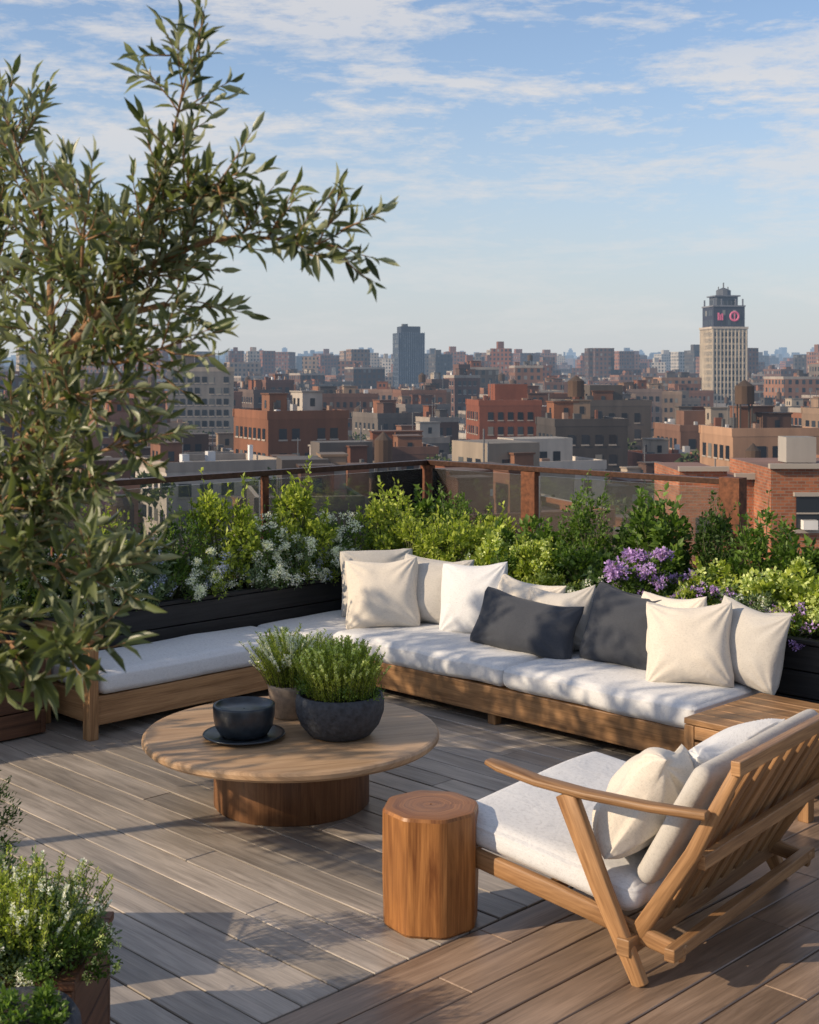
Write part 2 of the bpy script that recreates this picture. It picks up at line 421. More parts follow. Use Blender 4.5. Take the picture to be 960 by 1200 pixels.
# ------------------------------------------------------------------ plants
def shrub(name,base,rx,ry,h,nclump,nleaf,ll,lw,mat,fl=None,fn=0,fs=.012,spiky=False,tmpl=LEAF_S,stems=True,parent=None,cr=.3):
    base=np.array(base,dtype=float); Vs=[];Fs=[];mi=[];off=0
    cen=[]
    for k in range(nclump):
        a=rng.uniform(0,2*np.pi); rr=rng.uniform(0,1)**.55; zz=rng.uniform(.22,1)
        shr=math.sqrt(max(.12,1-(zz*.82)**4))
        cen.append([rx*rr*math.cos(a)*shr,ry*rr*math.sin(a)*shr,h*zz*(1-.25*rr*rr)])
    cen=np.array(cen); per=max(4,nleaf//nclump)
    pos=[];dr=[]
    for c in cen:
        r=np.array([rx,ry,h*.55])*cr*rng.uniform(.5,1.35); n=int(per*rng.uniform(.5,1.4))
        d=norm(rng.normal(size=(n,3))); rad=rng.uniform(.35,1,size=(n,1))**.6
        pos.append(c+d*rad*r); dr.append(d*.8+np.array([0,0,.55])+rng.normal(size=(n,3))*.45)
    st=MB()
    for k,c in enumerate(cen):
        d=c/np.linalg.norm(c); d=d+rng.normal(size=3)*.25; d/=np.linalg.norm(d); tip=c+d*np.array([rx,ry,h])*cr*rng.uniform(.6,1.7)
        if stems:
            mid=c*.5+rng.normal(size=3)*.015; mid[0]*=.7;mid[1]*=.7
            st.tube([tuple(base+c*.03),tuple(base+mid),tuple(base+c),tuple(base+tip)],[.005,.004,.003,.001],5)
        m_=int(10+10*rng.random()); t=rng.uniform(0,1,size=(m_,1)); pos.append(c+(tip-c)*t+rng.normal(size=(m_,3))*.006); dr.append(norm(rng.normal(size=(m_,3)))+d*.9)
    pos=np.concatenate(pos);dr=np.concatenate(dr)
    keep=pos[:,2]>.0; pos=pos[keep];dr=dr[keep]; n=len(pos)
    L=ll*rng.uniform(.6,1.25,n); W=lw*rng.uniform(.7,1.2,n)
    V,F=leaves(pos+base,dr,L,W,tmpl); Vs.append(V);Fs.append(F);mi.append(np.zeros(len(F)));off+=len(V)
    if fl:
        for g in range(fn):
            c=cen[rng.integers(len(cen))]; d=norm((c+rng.normal(size=3)*[rx*.5,ry*.5,h*.3]+np.array([-.04,-.10,h*.25]))[None])[0]
            p=c+d*np.array([rx,ry,h*.6])*cr*1.2; m_=int(rng.integers(18,34))
            dd=norm(rng.normal(size=(m_,3))); pp=p+dd*fs*rng.uniform(.6,1.7,size=(m_,1))
            V,F=leaves(pp+base,dd+rng.normal(size=(m_,3))*.6,np.full(m_,fs),np.full(m_,fs*.8),LEAF_S)
            Vs.append(V);Fs.append(F+off);mi.append(np.ones(len(F)));off+=len(V)
    mats=[mat,FL[fl] if fl else mat,M_stem]
    if stems:
        sv=np.array(st.v); q=np.array([f for f in st.f if len(f)==4]); Vs.append(sv);Fs_q=q+off
        F4=[np.concatenate(Fs),Fs_q]; mi=[np.concatenate(mi),np.full(len(q),2)]
    else: F4=[np.concatenate(Fs)]; mi=[np.concatenate(mi)]
    return npmesh(name,np.concatenate(Vs),F4,mats,mi,False,None,parent)

def herb(name,base,r,h,nst,mat,ll=.012,fl=None,frac=.3,lean=.45,parent=None,tipfl=.2):
    base=np.array(base,dtype=float); P=[];Dn=[];FP=[];FD=[]; st=MB()
    for k in range(nst):
        a=rng.uniform(0,2*np.pi); rr=rng.random()**.5; hh=h*rng.uniform(.65,1.05)*(1-.35*rr*rr)
        b0=np.array([r*.75*rr*math.cos(a),r*.75*rr*math.sin(a),0]); out=np.array([math.cos(a),math.sin(a),0])*lean*rr+rng.normal(size=3)*[.08,.08,0]
        t=np.linspace(.12,1,int(hh/.0075))[:,None]; pts=b0+np.array([0,0,hh])*t+out*hh*t**1.6
        m_=len(pts)
        for rep in range(3):
            an=rng.uniform(0,6.28,m_); d=np.stack([np.cos(an),np.sin(an),np.full(m_,1.0)],1)
            isf=(t[:,0]>1-tipfl)&(rng.random(m_)<.8)&(fl is not None)&(((k*7919)%100)/100<frac)
            P.append(pts[~isf]);Dn.append(d[~isf]); FP.append(pts[isf]);FD.append(d[isf])
        st.tube([tuple(base+b0),tuple(base+pts[m_//2]),tuple(base+pts[-1])],[.0016,.0013,.0007],4)
    P=np.concatenate(P);Dn=np.concatenate(Dn);n=len(P)
    V,F=leaves(P+base,Dn,ll*rng.uniform(.7,1.3,n),np.full(n,ll*.28),LEAF_S); Vs=[V];Fs=[F];mi=[np.zeros(len(F))];off=len(V)
    FP=np.concatenate(FP);FD=np.concatenate(FD)
    if len(FP):
        V,F=leaves(FP+base,FD,np.full(len(FP),ll*.8),np.full(len(FP),ll*.6),LEAF_S); Vs.append(V);Fs.append(F+off);mi.append(np.ones(len(F)));off+=len(V)
    sv=np.array(st.v);q=np.array([f for f in st.f if len(f)==4]);Vs.append(sv)
    return npmesh(name,np.concatenate(Vs),[np.concatenate(Fs),q+off],[mat,FL[fl] if fl else mat,M_stem],[np.concatenate(mi),np.full(len(q),2)],False,None,parent)

def pot(name,c,prof,mat,soilr,soilz,parent=None,seg=56):
    b=MB(); b.lathe(prof,(0,0,0),seg,0); 
    b.lathe([(.001,soilz+.012),(soilr*.5,soilz+.008),(soilr,soilz)],(0,0,0),seg,1)
    o=b.build(name,[mat,M_soil]); 
    if parent: o.parent=parent
    else: o.location=c
    return o
e=empty('stone_bowl_planter',(-.335,6.36,.35))
pot('bowl',None,[(.01,.0),(.12,.0),(.15,.012),(.19,.06),(.212,.12),(.214,.17),(.206,.20),(.198,.205),(.190,.20),(.185,.17)],M_stone,.187,.175,e)
g=herb('thyme',(0,0,.17),.21,.29,420,M_l[2],.017,'l',.45,.35,parent=e)
g=shrub('groundcover',(0,0,.17),.19,.19,.12,24,1200,.016,.009,M_l[1],stems=False,parent=e)
e=empty('lavender_pot',(-.60,6.72,.35))
pot('pot',None,[(.01,.0),(.09,.0),(.10,.008),(.118,.14),(.122,.165),(.117,.17),(.110,.165),(.106,.14)],M_stone2,.108,.15,e)
herb('lavender',(0,0,.14),.15,.31,260,M_l[2],.018,'w',.45,.60,parent=e,tipfl=.34)
shrub('groundcover',(0,0,.16),.13,.13,.16,24,1400,.02,.009,M_l[2],stems=False,parent=e)
e=empty('ceramic_bowl_on_saucer',(-.79,6.31,.35))
b=MB(); b.lathe([(.005,.0),(.10,.0),(.13,.006),(.185,.016),(.196,.022),(.194,.027),(.18,.024),(.12,.013),(.005,.012)],(0,0,0),64,0); o=b.build('saucer',[M_ceram]); o.parent=e
b=MB(); b.lathe([(.005,.013),(.09,.013),(.112,.02),(.137,.06),(.146,.11),(.148,.155),(.146,.163),(.138,.165),(.133,.16),(.13,.148),(.06,.142),(.005,.142)],(0,0,0),64,0); o=b.build('bowl',[M_ceram]); o.parent=e

# ------------------------------------------------------------------ planters
def boards_box(name,p0,p1,q0,q1,z1,mat,M,bh=.145,t=.03):
    b=MB(); z=.012; nb=max(1,round((z1-.012)/bh)); hh=(z1-.012)/nb
    for k in range(nb):
        za=z+k*hh; zb_=za+hh-.007
        b.box((p0,q0,za),(p1,q0+t,zb_)); b.box((p0,q1-t,za),(p1,q1,zb_)); b.box((p0,q0+t+.002,za),(p0+t,q1-t-.002,zb_)); b.box((p1-t,q0+t+.002,za),(p1,q1-t-.002,zb_))
    b.box((p0+t+.004,q0+t+.004,.0),(p1-t-.004,q1-t-.004,z1-.05),1)
    b.box((p0-.01,q0-.01,z1),(p1+.01,q0+.05,z1+.025)); b.box((p0-.01,q1-.05,z1),(p1+.01,q1+.01,z1+.025))
    b.box((p0-.01,q0+.052,z1),(p0+.05,q1-.052,z1+.025)); b.box((p1-.05,q0+.052,z1),(p1+.01,q1-.052,z1+.025))
    return b.build(name,[mat,M_soil],.004,M)
boards_box('black_planter_box',-1.08,-.60,-4.2,.78,.58,M_black,MT)
boards_box('black_planter_box',-1.08,5.6,.80,2.0,.60,M_black,MT)
boards_box('shade_tree_planter',-.95,-.29,-2.62,-1.95,.44,M_brown,MT)

def S(name,p,q,z,*a,**k):
    w=TW(p,q,z); return shrub(name,tuple(w),*a,**k)
specs=[
 (-3.7,.6,1,None),(-3.25,.7,0,None),(-2.85,.55,3,'b'),(-2.45,.7,1,None),(-2.05,.6,2,None),(-1.7,.48,0,'w'),(-1.3,.62,2,None),(-1.0,.44,3,'b'),
 (-.65,.54,1,None),(-.3,.68,2,None),(.05,.48,1,'w'),(.4,.66,2,None),(.75,.50,1,'w'),]
for i,(q,h,mi_,fl) in enumerate(specs):
    S(['leafy_shrub','boxwood_shrub','flowering_shrub'][2 if fl else i%2],-.84,q,.54,.26,.26,h,[26,34][i%2],[1700,2300][i%2],.046 if i%2 else .032,.026 if i%2 else .015,M_l[mi_],fl,70 if fl else 0,.015,cr=.28 if i%2 else .32)
for i in range(12):
    q=-3.2+i*.34; S('trailing_herb',-.69,q,.55,.16,.2,.22+.10*rng.random(),16,900,.024,.012,M_l[[3,1,2][i%3]],['w',None,'b'][i%3],26,.013)
for i,(q,z) in enumerate([(-.55,.3),(-.05,.34),(.25,.38),(.62,.3),(-1.5,.3)]): S('white_flowering_plant',-.68,q,.55,.16,.18,z,18,900,.026,.014,M_l[3],'w',90,.014)
for i,(p,q,h,r,mi_,fl) in enumerate([
  (-.7,1.2,.60,.28,2,None),(-.75,1.65,.52,.26,1,None),(-.3,1.55,.60,.28,1,None),(.1,1.6,.48,.28,2,None),(.45,1.5,.44,.26,1,None),
  (.96,1.55,.74,.22,1,None),(1.33,1.65,.46,.22,0,None),(1.60,1.5,.66,.24,1,None),(1.92,1.6,.60,.24,0,None),
  (2.35,1.55,.60,.24,1,None),(2.75,1.6,.50,.26,1,None),(3.2,1.5,.6,.3,1,None),(3.7,1.5,.6,.3,0,None),(4.3,1.5,.6,.35,1,None),
  (-.3,1.05,.44,.26,2,None),(.05,1.1,.46,.26,2,None),(.45,1.1,.38,.26,2,'l'),(.85,1.12,.36,.24,2,'l'),(1.2,1.15,.38,.24,1,None),(1.55,1.1,.36,.24,0,None)]):
    S('flowering_shrub' if fl else ('tall_leafy_shrub' if h>.65 else 'leafy_shrub'),p,q,.54,r,r,h,[32,26,30][i%3],[2200,1700,2300][i%3],[.042,.060,.034][i%3],[.024,.036,.020][i%3],M_l[mi_],fl,40,.019,cr=.28)
S('purple_flowering_plant',1.86,.98,.54,.26,.2,.38,22,1100,.035,.02,M_l[1],'p',140,.020)
S('purple_flowering_plant',2.35,.96,.54,.22,.2,.26,20,1000,.035,.02,M_l[0],'p',50,.016)
S('chartreuse_hydrangea',2.75,1.15,.54,.25,.25,.38,26,1500,.05,.035,M_l[2],'l',80,.024)
S('purple_flowering_plant',2.85,.93,.54,.22,.14,.20,20,900,.03,.018,M_l[1],'p',60,.016)
S('chartreuse_hydrangea',3.25,1.1,.54,.26,.26,.36,26,1500,.05,.035,M_l[2],'l',60,.022)
S('chartreuse_hydrangea',2.2,1.25,.54,.22,.22,.33,24,1200,.05,.035,M_l[2],'l',50,.024)
for i in range(9):
    S('trailing_herb',-.35+i*.37,.92,.55,.18,.12,.2+.1*rng.random(),16,900,.03,.016,M_l[[1,2,3][i%3]],[None,'l','w'][i%3],14,.013)
S('leafy_shrub',-.62,-2.28,.40,.3,.3,.5,30,2200,.05,.02,M_l[3])

# ------------------------------------------------------------------ glass railing
RP=-1.14; RQ=2.10; H=1.37; PEND=1.72
rail=empty('glass_railing')
b=MB(); b.box((RP-.035,RQ-.035,H-.04),(PEND,RQ+.035,H)); b.box((RP-.035,-6,H-.04),(RP+.035,RQ-.038,H)); b.build('top_rail',[M_dsteel],.003,MT,rail)
b=MB()
def post(p,q,w1,w2,zt_): b.box((p-w1/2,q-w2/2,-.2),(p+w1/2,q+w2/2,zt_))
post(RP,RQ,.09,.09,H-.042); post(-.02,RQ,.14,.07,H-.042); post(PEND+.06,RQ,.16,.10,H+.012)
for q in (.35,-1.4,-3.2,-5.0): post(RP,q,.04,.05,H-.042)
b.build('steel_posts',[M_corten],.003,MT,rail)
b=MB()
b.box((RP+.06,RQ-.006,.2),(-.11,RQ+.006,H-.07)); b.box((.07,RQ-.006,.2),(PEND-.05,RQ+.006,H-.07))
for a,c in ((.40,RQ-.07),(-1.35,.30),(-3.15,-1.45),(-4.95,-3.25)): b.box((RP-.006,a,.2),(RP+.006,c,H-.07))
b.build('glass_panels',[M_glass],0,MT,rail)

# ------------------------------------------------------------------ lounge chair
f=Vector((-.786,.619,0)); w=Vector((.619,.786,0)); O=Vector((.935,4.39,0)); 
def CH(s,t,z): return O+f*s+w*t+Vector((0,0,z))
chair=empty('wooden_lounge_chair'); b=MB(); W=1.22
b.sweep([CH(-.06,0,.63),CH(.15,0,.617),CH(.4,0,.612),CH(.6,0,.62),CH(.76,0,.642),CH(.82,0,.652)],[.045,.055,.06,.07,.075,.05],[.03,.030,.032,.030,.028,.02],power=4)
for t in (0.0,W):
    zt_=.60 if t==0 else .30
    s_=.48 if t==0 else .335
    b.sweep([CH(s_,t,zt_),CH((s_+.19)/2+.005,t,zt_/2),CH(.185,t,0)],[.045,.045,.04],[.085,.075,.055],up=(f.x,f.y,0),power=5)
for t in (.055,W-.055):
    b.sweep([CH(1.02,t,.275),CH(.6,t,.215),CH(.05,t,.125)],[.035]*3,[.07,.075,.06],power=5)
    b.sweep([CH(.94,t,.25),CH(.985,t,.12),CH(1.0,t,0)],[.04,.04,.035],[.05,.045,.04],up=(f.x,f.y,0),power=5)
    b.sweep([CH(.26,t,.10),CH(.02,t,.47),CH(-.15,t,.80)],[.04,.04,.035],[.06,.055,.04],up=(f.x,f.y,0),power=5)
b.beam(CH(1.0,.075,.27),CH(1.0,W-.075,.27),.03,.07); b.beam(CH(.24,-.03,.125),CH(.24,W+.03,.125),.05,.06); b.beam(CH(.62,.075,.195),CH(.62,W-.075,.195),.04,.04)
b.beam(CH(.07,-.02,.14),CH(.07,W,.14),.04,.045)
b.beam(CH(-.148,.02,.795),CH(-.148,W-.02,.795),.035,.05)
b.beam(CH(.0,.075,.44),CH(.0,W-.075,.44),.03,.05)
for k in range(10):
    s=.30+k*.072; b.beam(CH(s,.075,.185+.0+(s-.3)*.13+.04),CH(s,W-.075,.185+(s-.3)*.13+.04),.045,.016)
ns=9
for k in range(ns):
    t=.13+k*(W-.26)/(ns-1); b.beam(CH(.225,t,.15),CH(-.13,t,.78),.066,.02,up=tuple(f))
b.build('frame',[M_teak],.004,None,chair)
def CM(s,t,z,pitch=0,yaw=0,roll=0):
    X=-w;Y=-f; R=Matrix(((X.x,Y.x,0,0),(X.y,Y.y,0,0),(0,0,1,0),(0,0,0,1)))
    return Matrix.Translation(CH(s,t,z))@R@Matrix.Rotation(math.radians(yaw),4,'Z')@Matrix.Rotation(math.radians(-pitch),4,'X')@Matrix.Rotation(math.radians(roll),4,'Y')
cushion('seat_cushion',(-.55,-.41,0),(.55,.41,.115),M_white,chair,CM(.66,.61,.245,7.5),crown=.025,r=.05,seed=9,wr=.010)
cushion('back_cushion',(-.53,-.04,0),(.53,.04,.50),M_greige,chair,CM(.25,.64,.30,29),crown=.015,r=.038,seed=11,wr=.016)
pillow('throw_pillow',.50,.42,.24,M_cream,CM(.44,.26,.335,30,16,-10),21.3,2.2)
pillow('throw_pillow',.60,.38,.22,M_white,CM(.36,.84,.38,34,-8,6),27.1,1.7)

# ------------------------------------------------------------------ foreground planters
I4=Matrix.Identity(4)
boards_box('shade_tree_planter',-1.46,-.95,3.72,4.2,.35,M_brown,I4,.2)
for (x,y,h,mi_,fl) in [(-1.06,3.95,.26,3,'w'),(-1.2,3.85,.32,2,'w'),(-1.02,3.84,.18,1,'l'),(-1.3,4.05,.30,3,None),(-1.2,3.80,.16,3,'w')]:
    shrub('thyme_shrub',(x,y,.31),.16,.16,h,34,3200,.017,.009,M_l[mi_],fl,50 if fl else 0,.007)
herb('thyme_shrub',(-1.12,3.9,.31),.18,.34,160,M_l[2],.014,'w',.3,.5)
e=empty('round_stone_pot',(-.965,3.22,0))
pot('pot',None,[(.01,.0),(.11,.0),(.13,.02),(.165,.2),(.172,.4),(.16,.50),(.145,.525),(.132,.515),(.128,.48)],M_stone,.13,.485,e)
shrub('sedum',(0,0,.47),.11,.11,.10,18,800,.02,.012,M_l[1],stems=False,parent=e)
boards_box('shade_tree_planter',-2.05,-1.54,4.3,4.8,.42,M_brown,I4,.2)
shrub('rosemary_shrub',(-1.55,4.5,.40),.20,.2,.30,30,2400,.02,.007,M_l[0],'b',10,.005)

# ------------------------------------------------------------------ olive tree, plus added unseen shade trees
def olive(name,main,twig_step,M=None,seed=1,dens=1.,ls=1.,lw=(.24,.32)):
    r_=np.random.default_rng(seed); wd=MB(); P=[];Dd=[];Nn=[]
    def rs(pts,step):
        pts=[np.array(p,dtype=float) for p in pts]; out=[]
        q=[2*pts[0]-pts[1]]+pts+[2*pts[-1]-pts[-2]]
        for i in range(1,len(q)-2):
            L=np.linalg.norm(q[i+1]-q[i]); n=max(2,int(L/step))
            for k in range(n):
                t=k/n; out.append(.5*((2*q[i])+(-q[i-1]+q[i+1])*t+(2*q[i-1]-5*q[i]+4*q[i+1]-q[i+2])*t*t+(-q[i-1]+3*q[i]-3*q[i+1]+q[i+2])*t**3))
        out.append(pts[-1]); return np.array(out)
    def twig(p,d,L,r0=.0022):
        n=max(4,int(L/.03)); pts=[p]; dd=d/np.linalg.norm(d)
        for k in range(n):
            dd=dd+r_.normal(size=3)*.09+np.array([0,0,.035]); dd/=np.linalg.norm(dd); pts.append(pts[-1]+dd*L/n)
        wd.tube([tuple(x) for x in pts],list(np.linspace(r0,.0007,len(pts))),5)
        pts=np.array(pts); m_=int(L/.0125*dens); 
        ph=r_.uniform(0,3)
        for k in range(m_):
            t=.08+.92*k/m_; x=t*(len(pts)-1); i=min(int(x),len(pts)-2); q=pts[i]+(pts[i+1]-pts[i])*(x-i); ax=pts[i+1]-pts[i]; ax/=np.linalg.norm(ax)
            a=ph+(k//2)*1.57+(k%2)*3.14; u=np.cross(ax,[.3,.5,.8]);u/=np.linalg.norm(u);v=np.cross(ax,u)
            o=u*math.cos(a)+v*math.sin(a)
            P.append(q); Dd.append(ax*(.6+.5*t)+o*(.95-.35*t)+r_.normal(size=3)*.2); Nn.append(ax*.8-o*.5+r_.normal(size=3)*.45+np.array([0,0,.3]))
        P.append(pts[-1]);Dd.append(dd);Nn.append(r_.normal(size=3))
    for pts,r0,r1,tw in main:
        c=rs(pts,.05); rr=np.linspace(r0,r1,len(c))*(1+.08*r_.normal(size=len(c))); wd.tube([tuple(x) for x in c],list(rr),9)
        if tw is None: continue
        t0,lo,hi=tw; L=0; last=0
        for i in range(1,len(c)):
            L+=np.linalg.norm(c[i]-c[i-1])
            if i/len(c)<t0: last=L; continue
            while L-last>twig_step:
                last+=twig_step; ax=c[i]-c[i-1]; ax/=np.linalg.norm(ax)
                s=r_.normal(size=3); s-=ax*np.dot(s,ax); s/=np.linalg.norm(s)
                d=ax*r_.uniform(.4,1.1)+s*r_.uniform(.6,1.1)+np.array([0,0,.15]); twig(c[i],d,r_.uniform(lo,hi))
                if r_.random()<.4: twig(c[i]+d/np.linalg.norm(d)*.05,d+r_.normal(size=3)*.5,r_.uniform(lo,hi)*.7)
        twig(c[-1],c[-1]-c[-2],hi*.8)
    P=np.array(P);Dd=np.array(Dd);Nn=np.array(Nn);n=len(P)
    L=r_.uniform(.030,.060,n)*ls*(1+.35*np.clip(1.95-P[:,2],0,.4)/.4 if ls==1. else 1); V,F=leaves(P,Dd,L,L*r_.uniform(lw[0],lw[1],n),LEAF_L,Nn)
    q=np.array([f for f in wd.f if len(f)==4]); 
    return npmesh(name,np.concatenate([V,np.array(wd.v)]),[F,q+len(V)],[M_olive,M_bark],[np.zeros(len(F)),np.ones(len(q))],True,M)
main=[
 ([(-1.38,2.8,.38),(-1.3,2.75,.9),(-1.08,2.7,1.4),(-.82,2.6,1.83),(-.705,2.6,2.03),(-.68,2.6,2.12),(-.58,2.6,2.19),(-.48,2.6,2.22)],.040,.006,(.72,.12,.2)),
 ([(-.68,2.6,2.12),(-.54,2.58,2.27),(-.386,2.55,2.34),(-.27,2.5,2.34),(-.17,2.46,2.325)],.010,.0025,(.1,.08,.15)),
 ([(-.62,2.6,2.18),(-.53,2.6,2.36),(-.47,2.58,2.52),(-.43,2.55,2.66)],.008,.002,(.15,.08,.14)),
 ([(-.53,2.6,2.36),(-.43,2.55,2.43),(-.36,2.48,2.44)],.005,.002,(.2,.08,.12)),
 ([(-.70,2.6,2.04),(-.72,2.65,2.24),(-.75,2.7,2.40),(-.80,2.7,2.54)],.010,.002,(.1,.10,.16)),
 ([(-.70,2.6,2.1),(-.63,2.75,2.3),(-.60,2.85,2.42)],.006,.002,(.2,.09,.15)),
 ([(-.84,2.62,1.80),(-.70,2.5,1.89),(-.60,2.45,1.93),(-.53,2.42,1.95)],.007,.002,(.15,.10,.16)),
 ([(-1.05,2.7,1.45),(-.86,2.5,1.70),(-.70,2.4,1.75),(-.58,2.36,1.72)],.009,.002,(.3,.10,.16)),
 ([(-1.05,2.7,1.42),(-.86,2.45,1.58),(-.72,2.38,1.60),(-.60,2.33,1.60)],.007,.002,(.3,.10,.15)),
 ([(-.95,2.65,1.62),(-.95,2.8,2.0),(-.90,2.85,2.3),(-.86,2.8,2.56)],.012,.002,(.3,.12,.20)),
 ([(-.66,2.6,2.12),(-.56,2.5,2.10),(-.46,2.45,2.13)],.005,.002,(.2,.09,.14)),
 ([(-.75,2.6,1.96),(-.66,2.45,2.03),(-.58,2.4,2.05)],.005,.002,(.2,.10,.15)),
 ([(-1.1,2.7,1.4),(-1.4,2.9,1.9),(-1.5,3.,2.4)],.02,.003,(.3,.12,.22)),
 ([(-.62,2.6,2.16),(-.62,2.5,2.28),(-.60,2.45,2.38)],.005,.002,(.2,.09,.14)),
 ([(-1.0,2.7,1.52),(-.88,2.55,1.78),(-.78,2.5,1.83),(-.68,2.5,1.82)],.006,.002,(.3,.10,.16)),
]
olive('unseen_shade_tree',main,.0175,seed=5)
boards_box('shade_tree_planter',-1.68,-1.12,2.5,3.05,.42,M_brown,I4,.2)
def added_shade_tree(name,x,y,h,r,seed,nb=15,step=.055):  # tree with planter, added out of view to cast dappled shade on terrace
    r_=np.random.default_rng(seed); top=h*.52
    mn=[([(x,y,.3),(x+.05,y,.9),(x+.02,y+.04,top)],.05,.03,None)]
    for k in range(nb):
        a=k*2.4+r_.uniform(-.3,.3); el=r_.uniform(-.1,1.25); R_=r*r_.uniform(.6,1.)
        e_=np.array([x+math.cos(a)*math.cos(el)*R_,y+math.sin(a)*math.cos(el)*R_,top+.2+math.sin(el)*(h-top)*.95])
        s_=np.array([x+.02,y+.04,top-r_.uniform(0,.3)]); mn.append(([tuple(s_),tuple(s_*.5+e_*.5+np.array([0,0,.1])),tuple(e_)],.014,.003,(.25,.15,.28)))
    olive(name,mn,step,seed=seed,dens=.5,ls=2.0,lw=(.3,.36))
    boards_box('shade_tree_planter',x-.3,x+.3,y-.3,y+.3,.45,M_brown,I4,.2)
added_shade_tree('unseen_shade_tree',-4.6,6.35,3.8,1.1,31,17,.06)
added_shade_tree('unseen_shade_tree',-4.0,5.05,3.3,.9,37,13,.06)

# ------------------------------------------------------------------ CITY
def citywall(name):
    m=NT(name); at=m.new('ShaderNodeAttribute'); at.attribute_name='bcol'; g=m.new('ShaderNodeNewGeometry')
    n1=m.noise(g.outputs['Position'],.12,5,.6); n2=m.noise(m.vmath('MULTIPLY',g.outputs['Position'],(1,1,.15)),.7,4)
    s=m.ramp(m.math('ADD',m.math('MULTIPLY',n1,.5),m.math('MULTIPLY',n2,.5)),[(.3,(.62,.62,.64)),(.7,(1.15,1.12,1.1))])
    m.setc(m.mix(1,at.outputs['Color'],s,'MULTIPLY'),.9,0,.2); return m,at
m,_=citywall('city_wall'); painted_haze(m); M_cw=m.m
m=NT('city_roof'); at=m.new('ShaderNodeAttribute'); at.attribute_name='bcol'; g=m.new('ShaderNodeNewGeometry'); m.setc(m.mix(1,at.outputs['Color'],m.ramp(m.noise(g.outputs['Position'],.25,4),[(.3,(.6,.6,.6)),(.7,(1.1,1.1,1.1))]),'MULTIPLY'),.9); painted_haze(m); M_cr=m.m
m=NT('city_window'); r=m.rnd(); m.setc(m.ramp(r,[(0,(.010,.013,.018)),(.6,(.022,.027,.035)),(.85,(.05,.06,.07)),(1,(.28,.26,.22))]),.2,0,.5); painted_haze(m); M_cg=m.m
m=NT('city_trim'); m.setc((.36,.31,.26),.8); painted_haze(m); M_ct=m.m
m,at=citywall('distant_wall'); uv=m.new('ShaderNodeUVMap').outputs[0]; sp=m.new('ShaderNodeSeparateXYZ'); m.link(uv,sp.inputs[0])
fu=m.math('FRACT',m.math('DIVIDE',sp.outputs[0],3.1)); fv=m.math('FRACT',m.math('DIVIDE',sp.outputs[1],3.4))
iu=m.math('MULTIPLY',m.math('GREATER_THAN',fu,.28),m.math('LESS_THAN',fu,.76)); iv=m.math('MULTIPLY',m.math('GREATER_THAN',fv,.25),m.math('LESS_THAN',fv,.8)); msk=m.math('MULTIPLY',iu,iv)
wn=m.new('ShaderNodeTexWhiteNoise',noise_dimensions='2D'); fl_=m.new('ShaderNodeVectorMath',operation='FLOOR'); m.link(m.vmath('DIVIDE',uv,(3.1,3.4,1)),fl_.inputs[0]); m.link(fl_.outputs[0],wn.inputs['Vector'])
old=m.b.inputs['Base Color'].links[0].from_socket
m.link(m.mix(msk,old,m.ramp(wn.outputs['Value'],[(0,(.012,.016,.022)),(.8,(.04,.05,.06)),(1,(.25,.24,.22))])),m.b.inputs['Base Color']); painted_haze(m); M_cf=m.m
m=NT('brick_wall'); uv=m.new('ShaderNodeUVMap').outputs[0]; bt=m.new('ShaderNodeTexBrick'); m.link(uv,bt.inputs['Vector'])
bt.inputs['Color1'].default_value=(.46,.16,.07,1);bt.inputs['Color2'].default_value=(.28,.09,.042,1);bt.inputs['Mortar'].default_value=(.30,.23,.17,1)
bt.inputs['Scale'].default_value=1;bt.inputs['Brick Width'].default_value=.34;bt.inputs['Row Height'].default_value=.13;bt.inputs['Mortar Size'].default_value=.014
g=m.new('ShaderNodeNewGeometry'); m.setc(m.mix(1,bt.outputs[0],m.ramp(m.noise(g.outputs['Position'],.5,6,.65),[(.3,(.55,.52,.5)),(.7,(1.15,1.1,1.05))]),'MULTIPLY'),.9); painted_haze(m); M_brick=m.m
GZ=-45.
